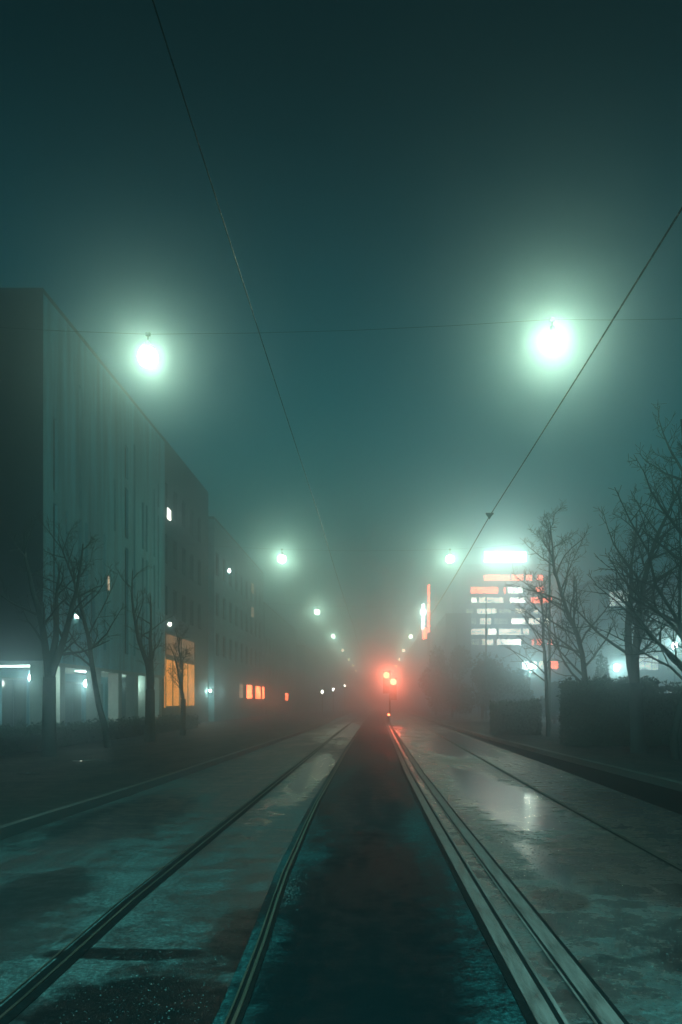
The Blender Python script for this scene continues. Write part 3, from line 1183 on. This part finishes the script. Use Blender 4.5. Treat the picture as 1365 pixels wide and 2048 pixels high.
# small roadside lamps far off on the left
sl = bpy.data.lights.new('roadside_light', 'POINT')
sl.energy = 25
sl.color = (0.85, 1.0, 0.95)
sl.shadow_soft_size = 0.1
for (px, py, Y, lab) in ((645, 1385, 88, 'small lit path lamp far off left of the road, nearest of three'),
                         (667, 1380, 100, 'small lit path lamp far off left of the road, middle of three'),
                         (690, 1372, 120, 'small lit path lamp far off left of the road, most hidden in fog'),
                         (958, 1357, 85, 'small dim path lamp in front of the dark shrubs on the right')):
    p = at(px, py, Y)
    root = empty('path_lamp', (p.x, Y, 0.1), lab, 'path lamp', 'small path lamps')
    m = MB(); m.tube([(0, 0, 0), (0, 0, p.z - 0.2)], 0.04, 8)
    m.build('post', M['iron'], root)
    m = MB(); m.lathe([(0.02, p.z - 0.22), (0.12, p.z - 0.12), (0.12, p.z + 0.08), (0.02, p.z + 0.14)], n=10)
    m.build('lantern', M['bulb'], root, True)

# ------------------------------------------------------------------ red traffic signal between the tracks
ty = 60.0
tp = at(780, 1366, ty)
t = empty('traffic_light', (tp.x, ty, 0), 'red traffic light glowing in the fog between the tracks', 'traffic light')
m = MB(); m.tube([(0, 0, 0), (0, 0, 3.9)], 0.06, 10)
m.build('pole', M['iron'], t, True)
rl = bpy.data.lights.new('signal_light', 'SPOT')
rl.energy = 850
rl.color = (1.0, 0.13, 0.06)
rl.spot_size = R(60)
rl.spot_blend = 1.0
rl.shadow_soft_size = 0.0
for (hx, hz) in ((-0.26, 0.28), (0.26, -0.22)):
    m = MB(); m.box(hx - 0.25, hx + 0.25, -0.22, -0.07, 1.90 + hz, 3.56 + hz)
    m.box(min(0, hx), max(0, hx), -0.065, -0.02, 2.9 + hz, 2.96 + hz)
    hs = m.build('signal_head', M['iron'], t)
    for k, mt in ((0, 'red_lens'), (1, 'glass'), (2, 'glass')):
        z = 3.28 + hz - k * 0.52
        n = 20
        m = MB()
        m.v = [(hx + 0.22 * math.cos(2 * math.pi * j / n), -0.224, z + 0.22 * math.sin(2 * math.pi * j / n)) for j in range(n)] + [(hx, -0.26, z)]
        m.f = [(j, (j + 1) % n, n) for j in range(n)]
        m.build('lens', M[mt], hs)
        m = MB()
        for j in range(12):
            a0, a1 = math.pi * (j / 12), math.pi * ((j + 1) / 12)
            for r_ in (0.235, 0.245):
                m.quad((hx + r_ * math.cos(a0), -0.222, z + r_ * math.sin(a0)), (hx + r_ * math.cos(a1), -0.222, z + r_ * math.sin(a1)),
                       (hx + r_ * math.cos(a1), -0.42, z + r_ * math.sin(a1)), (hx + r_ * math.cos(a0), -0.42, z + r_ * math.sin(a0)))
        m.build('visor', M['iron'], hs)
    lo = bpy.data.objects.new('signal_light', rl)
    COL.objects.link(lo)
    lo.parent = t
    lo.location = (hx, -0.46, 3.28 + hz)
    lo.rotation_euler = (R(-94), 0, 0)

t = empty('bollard', (at(778, 1433, 56).x, 56, 0), 'short bollard with a small red light in front of the traffic light', 'bollard')
m = MB(); m.lathe([(0.09, 0), (0.09, 0.55), (0.06, 0.58)], n=12)
m.build('post', M['iron'], t, True)
m = MB(); m.lathe([(0.06, 0.585), (0.075, 0.62), (0.05, 0.70), (0.01, 0.72)], n=12)
m.build('red_lamp', M['red_small'], t, True)

# ------------------------------------------------------------------ bare trees


def bare_tree(name, base, height, label, seed, r0=0.16, lean=(0, 0), stems=1, fork=0.22, dens=1.0, spread=1.0, group='bare street trees'):
    rnd = random.Random(seed)
    root = empty(name, (base[0], base[1], 0.05), label, 'tree', group)
    trunk, crown = MB(), MB()

    def grow(p, d, length, r, level, mb, nseg):
        pts, rad = [p.copy()], [r]
        dd = d.copy()
        q = p.copy()
        for k in range(nseg):
            jit = 0.10 if level == 0 else 0.17
            dd = (dd + Vector((rnd.gauss(0, jit), rnd.gauss(0, jit), rnd.gauss(0, jit * 0.5) + (0.06 if level else 0.04)))).normalized()
            q = q + dd * (length / nseg)
            pts.append(q.copy())
            rad.append(max(0.0055, r * (1 - 0.86 * (k + 1) / nseg)))
        mb.tube(pts, rad, 8 if level == 0 else (5 if level == 1 else 3), cap=True)
        return pts, rad

    def along(pts, t):
        f = t * (len(pts) - 1)
        i = min(int(f), len(pts) - 2)
        return pts[i].lerp(pts[i + 1], f - i), (pts[i + 1] - pts[i]).normalized()

    def side_dir(d, ang):
        a = d.orthogonal().normalized()
        a.rotate(Matrix.Rotation(rnd.uniform(0, 6.283), 3, d))
        return (d * math.cos(ang) + a * math.sin(ang)).normalized()

    def branches(pts, r, length, level, t0=0.15):
        if level > 3:
            return
        n = int({1: 22, 2: 9, 3: 5}[level] * dens * (1 if level > 1 else length / 6))
        for k in range(n):
            t = t0 + (0.98 - t0) * (k + rnd.random()) / n
            p, d = along(pts, t)
            ang = R(rnd.uniform(38, 68))
            nd = side_dir(d, ang)
            nd.z += 0.15
            nd.normalize()
            ll = length * {1: 0.45, 2: 0.42, 3: 0.42}[level] * (1.05 - 0.75 * t) * rnd.uniform(0.6, 1.25) * spread
            ll = max(ll, 0.18)
            rr = max(0.004, min(r * 0.42 * (1 - 0.6 * t), 0.05) if level == 1 else r * 0.45 * (1 - 0.4 * t))
            bp, br = grow(p, nd, ll, rr, level, crown, 5 if level == 1 else (4 if level == 2 else 2))
            branches(bp, rr, ll, level + 1, 0.12)

    fz = height * fork
    d0 = Vector((lean[0] * 0.4, lean[1] * 0.4, 1)).normalized()
    if stems == 1:
        d0 = Vector((lean[0], lean[1], 1)).normalized()
        pts, rad = grow(Vector((0, 0, 0)), d0, height, r0, 0, trunk, 10)
        branches(pts, r0, height, 1, fork)
    else:
        top = d0 * fz
        trunk.tube([Vector((0, 0, 0)), d0 * fz * 0.5, top], [r0 * 1.15, r0, r0 * 0.92], 10)
        for s in range(stems):
            a = (s - (stems - 1) / 2)
            sd = Vector((lean[0] + a * 0.20, lean[1] + rnd.uniform(-0.1, 0.1), 1)).normalized()
            hh = (height - fz) * (1.0 if s == 0 else rnd.uniform(0.78, 0.9))
            pts, rad = grow(top - d0 * 0.12, sd, hh, r0 * 0.66, 0, trunk, 9)
            branches(pts, r0 * 0.66, hh, 1, 0.10)
    trunk.build('trunk', M['bark'], root, True)
    crown.build('crown', M['bark'], root, True)
    return root


bare_tree('bare_tree', ((1097 - VX) * 32.5 / F, 32.5), 6.9, 'smallest bare tree with a thin single trunk before the office tower lights', 21, 0.10, (-0.05, 0), fork=0.33, dens=0.8)
bare_tree('bare_tree', ((1175 - VX) * 27.5 / F, 27.5), 7.8, 'slender leaning bare tree second from the office tower', 22, 0.13, (-0.13, 0), fork=0.25)
bare_tree('bare_tree', ((1278 - VX) * 22.0 / F, 22.0), 8.3, 'stout bare tree with forked double stem above the hedge', 23, 0.19, (-0.12, 0), stems=2, fork=0.24)
bare_tree('bare_tree', ((1352 - VX) * 19.5 / F, 19.5), 6.6, 'bare tree with bowed trunk nearest the hedge end', 24, 0.11, (-0.10, 0), fork=0.27)
bare_tree('bare_tree', ((1440 - VX) * 16.5 / F, 16.5), 8.6, 'tall bare tree cut by the right edge, only its branches showing', 25, 0.16, (-0.07, 0), fork=0.2)
bare_tree('bare_tree', ((98 - VX) * 20.5 / F, 20.5), 6.4, 'dark bare tree in front of the corner column of the arcade', 31, 0.17, (0.02, 0), stems=3, fork=0.33, dens=0.6)
bare_tree('bare_tree', ((300 - VX) * 28.5 / F, 28.5), 6.4, 'dark bare tree before the far columns of the arcade', 32, 0.17, (0.02, 0), stems=2, fork=0.3, dens=0.6)
bare_tree('bare_tree', ((366 - VX) * 33.5 / F, 33.5), 5.0, 'small bare tree silhouetted on the orange shop front', 33, 0.11, (0.05, 0), stems=2, fork=0.32, dens=0.8)
bare_tree('bare_tree', ((216 - VX) * 24.5 / F, 24.5), 7.0, 'tall thin bare tree against the pale striped wall', 34, 0.11, (0.0, 0), fork=0.35, dens=0.8)

# ------------------------------------------------------------------ hedges and shrubs


def leaf_cloud(mb, fn, n, size, rnd):
    for k in range(n):
        p = fn()
        a = Vector((rnd.gauss(0, 1), rnd.gauss(0, 1), rnd.gauss(0, 1))).normalized()
        b = a.orthogonal().normalized()
        b.rotate(Matrix.Rotation(rnd.uniform(0, 6.28), 3, a))
        c = a.cross(b)
        s = size * rnd.uniform(0.6, 1.3)
        mb.quad(p - b * s, p - c * s * 0.45, p + b * s, p + c * s * 0.45)


def hedge(x0, x1, y0, y1, h, label, seed, n=9000, size=0.07):
    rnd = random.Random(seed)
    cx, cyy = (x0 + x1) / 2, (y0 + y1) / 2
    root = empty('hedge', (cx, cyy, 0.05), label, 'hedge', 'dark clipped hedges')
    m = MB()
    w, d = (x1 - x0) / 2, (y1 - y0) / 2
    m.box(-w + .08, w - .08, -d + .08, d - .08, 0, h - .1)
    m.build('branches', M['bark'], root)

    def fn():
        f = rnd.random()
        x, y, z = rnd.uniform(-w, w), rnd.uniform(-d, d), rnd.uniform(0.02, h)
        e = 0.08 * rnd.random() + 0.03 * math.sin(x * 4) + 0.03 * math.sin(y * 3 + x)
        if f < 0.4:
            y = -d + e
        elif f < 0.55:
            x = (-w + e) if rnd.random() < 0.5 else (w - e)
        elif f < 0.9:
            z = h - e + 0.05 * math.sin(x * 2.3) + 0.05 * math.sin(x * 7 + y * 5) + (rnd.random() ** 6) * 0.22
        return Vector((x, y, z))
    m = MB()
    leaf_cloud(m, fn, n, size, rnd)
    m.build('foliage', M['leaf'], root)
    return root


hedge(6.05, 8.9, 25.2, 26.6, 2.05, 'dark square clipped hedge behind the forked bare tree', 41)
hedge(4.9, 6.9, 33.5, 34.8, 1.35, 'lower dark hedge left of the square one, behind the smallest tree', 42, 6000)
hedge(9.2, 14.0, 25.8, 27.0, 1.85, 'lower dark hedge at the right edge behind the bowed tree', 43, 7000)
hedge(-11.0, -9.8, 20.5, 44.0, 0.62, 'long knee high hedge along the foot of the lit arcade', 44, 14000)
hedge(-22.0, -11.2, 26.0, 27.2, 0.60, 'knee high hedge in front of the dark end wall porch', 45, 9000)


def shrub(px, Y, w, h, label, seed, n=5000, d=None, name='shrub', cat='shrub', size=0.16):
    rnd = random.Random(seed)
    X = (px - VX) * Y / F
    root = empty(name, (X, Y, 0.05), label, cat, 'dark evergreen shrubs and trees')
    blobs = []
    for k in range(10):
        a = rnd.uniform(0, 6.28)
        q = rnd.random() ** 0.5
        blobs.append((Vector((w * 0.36 * q * math.cos(a), w * 0.36 * q * math.sin(a), h * rnd.uniform(0.22, 0.80))), rnd.uniform(0.16, 0.28) * w, rnd.uniform(0.16, 0.26) * h))

    def fn():
        c, r, rz = rnd.choice(blobs)
        v = Vector((rnd.gauss(0, 1), rnd.gauss(0, 1), rnd.gauss(0, 1))).normalized() * (rnd.random() ** 0.4)
        return c + Vector((v.x * r, v.y * r, max(-c.z + 0.1, v.z * rz)))
    m = MB()
    leaf_cloud(m, fn, n, size, rnd)
    m.build('crown', M['leaf'], root)
    m = MB()
    m.tube([(0, 0, 0), (0.05, 0, h * 0.35), (0, 0.05, h * 0.7)], [0.12, 0.09, 0.03], 7)
    m.build('trunk', M['bark'], root)
    return root


shrub(905, 74, 4.6, 7.6, 'tallest dark evergreen left of the office tower', 51)
shrub(965, 66, 5.2, 5.8, 'broad dark evergreen below the middle of the office tower', 52)
shrub(1025, 60, 4.4, 4.6, 'low rounded evergreen below the right of the office tower', 53)
shrub(872, 86, 4.0, 7.0, 'dark evergreen next to the blade sign nearest the road', 54)
shrub(1212, 45, 1.5, 4.6, 'narrow dark column tree standing behind the square hedge', 55, 2500, name='column_tree', cat='tree', size=0.1)
shrub(1110, 52, 3.4, 3.6, 'small evergreen behind the smallest bare tree', 56, 3500)

# ------------------------------------------------------------------ fog
m = MB()
m.box(-405, 405, -62, 422, -1.05, 29.0)
hz = m.build('haze', bpy.data.materials.new('fog'))
fm = hz.data.materials[0]
fm.use_nodes = True
n, l = fm.node_tree.nodes, fm.node_tree.links
n.clear()
out = n.new("ShaderNodeOutputMaterial")
pv = n.new("ShaderNodeVolumePrincipled")
pv.inputs["Color"].default_value = HAZE_COLOR
pv.inputs["Density"].default_value = HAZE_DENSITY
pv.inputs["Anisotropy"].default_value = HAZE_G
l.new(pv.outputs[0], out.inputs["Volume"])
tag(hz, 'thin night fog filling the street', 'fog', kind='stuff')
